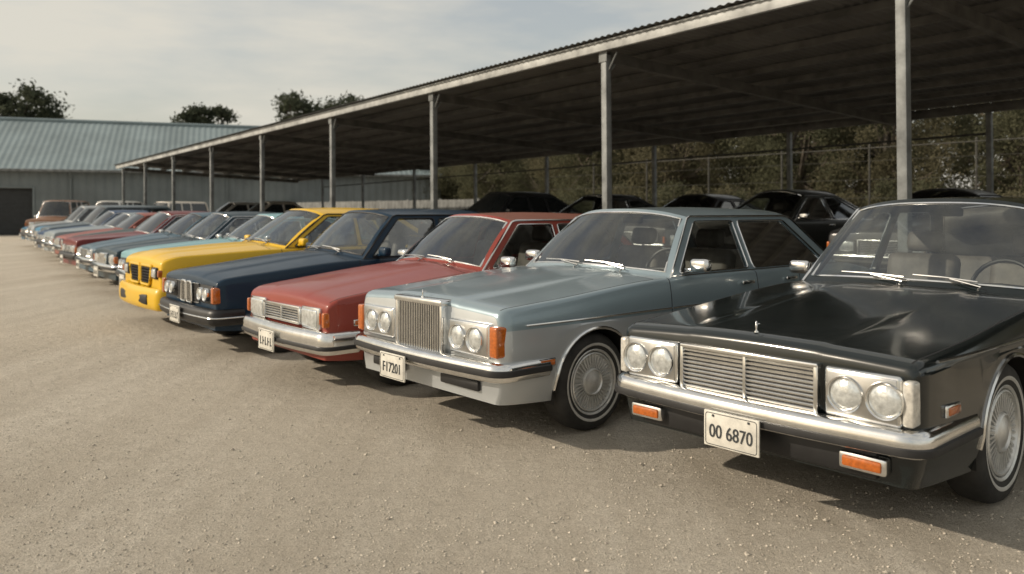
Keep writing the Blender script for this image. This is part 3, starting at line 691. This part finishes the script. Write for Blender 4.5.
for x in (-1.65,1.25): box(b,(x,.0,1.55),(.12,.16,3.1),.01)
box(b,(-.2,0,3.08),(2.78,.16,.12),.01); done(b,'door_frame',M['wall'],d)
for x in (-8,3.2,12):
    b=bmesh.new(); tube(b,[(x,-.48,4.0),(x,-.12,3.6),(x,-.12,.1)],.06,8); done(b,'downpipe',M['wall'],wh)
# ------------------------------------------------------------------ trees
def foliage(name,c1,c2,tl=.5):
    m,nt,p=newmat(name); n=noise(nt,.55,3,.6); n2=noise(nt,2,2,.6)
    col=ramp(nt,n.outputs[0],[(.35,c1),(.65,c2)]).outputs[0]
    col=mixc(nt,ramp(nt,n2.outputs[0],[(.35,.4),(.65,0.)]).outputs[0],col,tuple(x*.7 for x in c1))
    nt.links.new(col,p.inputs['Base Color']); p.inputs['Roughness'].default_value=.95; p.inputs['Specular IOR Level'].default_value=.05
    tr=nt.nodes.new('ShaderNodeBsdfTranslucent'); nt.links.new(col,tr.inputs[0]); mx=nt.nodes.new('ShaderNodeMixShader'); mx.inputs[0].default_value=tl
    o=nt.nodes['Material Output']; nt.links.new(p.outputs[0],mx.inputs[1]); nt.links.new(tr.outputs[0],mx.inputs[2]); nt.links.new(mx.outputs[0],o.inputs[0])
    return m
M['bark']=simple('bark',(.09,.075,.058),.95,0,0,.35,5,.6,20)
M['scrub']=foliage('hazed_scrub_leaves',(.108,.112,.070),(.142,.14,.088)); M['scrub2']=foliage('hazed_dry_leaves',(.13,.122,.076),(.168,.152,.098)); M['dark']=foliage('dark_leaves',(.045,.055,.040),(.085,.095,.062),.3)  # both scrub leaf colours are lightened and greyed to paint in distance haze
def tree_meshes(seed,h,rx,cz,rz,mat,ncl,nlf,ls,flat=1):
    r=random.Random(seed); b=bmesh.new()
    top=h*.8; wob=[Vector((r.uniform(-.25,.25),r.uniform(-.25,.25),top*i/5)) for i in range(6)]; wob[0]=Vector((0,0,-.1))
    tube(b,wob,.2,8,False,0,[h*.03*(1-.15*i) for i in range(6)])
    cls=[]
    for i in range(ncl):
        while 1:
            v=Vector((r.uniform(-1,1),r.uniform(-1,1),r.uniform(-1,1)))
            if .25<v.length<1: break
        c=Vector((v.x*rx,v.y*rx,cz+v.z*rz)); cls.append((c,r.uniform(.16,.34)*rx))
    for c,cr_ in cls[::2]:
        k=r.randrange(2,5); tube(b,[wob[k],(wob[k]+c)/2+Vector((0,0,-.2)),c],.04,5,False,0,[h*.012,h*.008,h*.003])
    o=done(b,'trunk',M['bark']); tm=o.data; bpy.data.objects.remove(o)
    b=bmesh.new()
    for c,cr_ in cls:
        for k in range(nlf):
            v=Vector((r.gauss(0,.5),r.gauss(0,.5),r.gauss(0,.42)*flat))*cr_; p=c+v
            s=ls*r.uniform(.5,1.3); n=Vector((r.gauss(0,1),r.gauss(0,1),r.gauss(.4,1))).normalized(); u=n.orthogonal().normalized(); w=n.cross(u)
            q=r.random()*6.28; u,w=u*math.cos(q)+w*math.sin(q),w*math.cos(q)-u*math.sin(q)
            b.faces.new([b.verts.new(x) for x in (p-u*s,p-w*s*.45,p+u*s,p+w*s*.45)])
    o=done(b,'crown',mat,smooth=False,norm=False); cm=o.data; bpy.data.objects.remove(o)
    return tm,cm
def plant(meshes,loc,sc_,rz,label,cat,group,name='tree'):
    e=empty(name,loc,rz,label,cat,group); e.scale=sc_
    for nm,me in zip(('trunk','crown'),meshes):
        o=bpy.data.objects.new(nm,me); C.objects.link(o); o.parent=e
V=[tree_meshes(1,6.5,2.3,3.4,3.1,M['scrub'],60,560,.058),tree_meshes(2,7,2.5,3.7,3.2,M['scrub2'],60,560,.058),tree_meshes(3,6,2.6,3.0,2.8,M['scrub'],60,560,.058)]
Bs=[tree_meshes(8,2.4,1.5,1.2,1.1,M['scrub2'],28,260,.06),tree_meshes(9,2.6,1.7,1.2,1.2,M['scrub'],28,260,.06)]
words=['first','second','third','fourth','fifth','sixth','seventh','eighth','ninth','tenth','eleventh','twelfth','thirteenth','fourteenth','fifteenth','sixteenth','seventeenth','eighteenth','nineteenth','twentieth','twenty-first','twenty-second','twenty-third','twenty-fourth']
r=random.Random(21)
for i in range(23):
    q=cpw(-11+i*3.1+r.uniform(-.6,.6),-20-r.uniform(0,4)); s=r.uniform(.85,1.2)
    plant(V[i%3],(q.x,q.y,0),(s,s,s*r.uniform(.9,1.15)),r.random()*6,'dry olive scrub tree behind the carport, %s from the right in the near line'%words[i],'tree','scrub trees behind the carport')
for i in range(18):
    q=cpw(-14+i*4.2+r.uniform(-.8,.8),-30-r.uniform(0,5)); s=r.uniform(1.2,1.6)
    plant(V[(i+1)%3],(q.x,q.y,0),(s,s,s),r.random()*6,'taller olive tree in the back line behind the carport, %s from the right'%words[i],'tree','scrub trees behind the carport')
for i in range(16):
    q=cpw(-9+i*2.3+r.uniform(-.5,.5),-15-r.uniform(0,1)); s=r.uniform(.7,1.15)
    plant(Bs[i%2],(q.x,q.y,0),(s,s,s),r.random()*6,'low dry bush along the wire fence, %s from the right'%words[i],'bush','bushes along the fence','bush')
Td=[tree_meshes(31,11,3.2,8.6,2.3,M['dark'],44,190,.2),tree_meshes(32,11,2.6,9,1.7,M['dark'],34,190,.18,.7),tree_meshes(33,11,3.0,9,2.0,M['dark'],30,190,.18,.7)]
for m_,x,y,s,lab in ((Td[0],-46.5,75,1.18,'large dark tree rising behind the left end of the warehouse roof'),(Td[1],-29.3,75,1.07,'small round tree above the middle of the warehouse roof'),(Td[2],-20.3,76,1.12,'spreading tree above the right end of the warehouse roof'),
    (Td[1],-37.5,78,.94,'low tree barely showing over the warehouse ridge'),(Td[2],-16.5,80,1.16,'rounded tree peeping over the carport roof, right of the spreading tree')):
    plant(m_,(x,y,0),(s,s,s),x,lab,'tree',None)
# ------------------------------------------------------------------ sky, sun, camera
el=RAD(28); sd=Vector((-math.cos(el)*.99,-math.cos(el)*.12,math.sin(el)))
w=bpy.data.worlds.new('World'); sc.world=w; w.use_nodes=True; nt=w.node_tree; nt.nodes.clear()
out=nt.nodes.new('ShaderNodeOutputWorld'); sky=nt.nodes.new('ShaderNodeTexSky'); sky.sky_type='NISHITA'; sky.sun_disc=False; sky.sun_elevation=el; sky.sun_rotation=RAD(263); sky.dust_density=3; sky.air_density=1.2
bg=nt.nodes.new('ShaderNodeBackground'); nt.links.new(sky.outputs[0],bg.inputs[0]); bg.inputs[1].default_value=.12
bg2=nt.nodes.new('ShaderNodeBackground'); bg2.inputs[0].default_value=(.95,.90,.78,1); bg2.inputs[1].default_value=.78
tc=nt.nodes.new('ShaderNodeTexCoord'); mp=nt.nodes.new('ShaderNodeMapping'); mp.inputs['Scale'].default_value=(1.6,1.6,7); nt.links.new(tc.outputs['Generated'],mp.inputs[0])
nz=nt.nodes.new('ShaderNodeTexNoise'); nz.inputs['Scale'].default_value=1.7; nz.inputs['Detail'].default_value=8; nz.inputs['Roughness'].default_value=.56; nt.links.new(mp.outputs[0],nz.inputs['Vector'])
rp=ramp(nt,nz.outputs[0],[(.34,.40),(.62,.92)])
mx=nt.nodes.new('ShaderNodeMixShader'); nt.links.new(rp.outputs[0],mx.inputs[0]); nt.links.new(bg.outputs[0],mx.inputs[1]); nt.links.new(bg2.outputs[0],mx.inputs[2]); nt.links.new(mx.outputs[0],out.inputs[0])
sl=bpy.data.lights.new('sun','SUN'); sl.energy=3.6; sl.angle=RAD(.9); sl.color=(1,.87,.70)
so=bpy.data.objects.new('sun',sl); C.objects.link(so); so.rotation_euler=(-sd).to_track_quat('-Z','Y').to_euler(); so.location=(-20,0,30)
ca=bpy.data.cameras.new('camera'); ca.lens=28.125; ca.sensor_width=36; ca.shift_y=-77/1024; ca.clip_end=2000; ca.clip_start=.05
ca.dof.use_dof=True; ca.dof.focus_distance=4.8; ca.dof.aperture_fstop=2.0
co=bpy.data.objects.new('camera',ca); C.objects.link(co); co.location=(0,0,1.48); co.rotation_euler=(RAD(90),0,0); sc.camera=co
sc.view_settings.view_transform='Standard'; sc.view_settings.look='None'; sc.view_settings.exposure=0
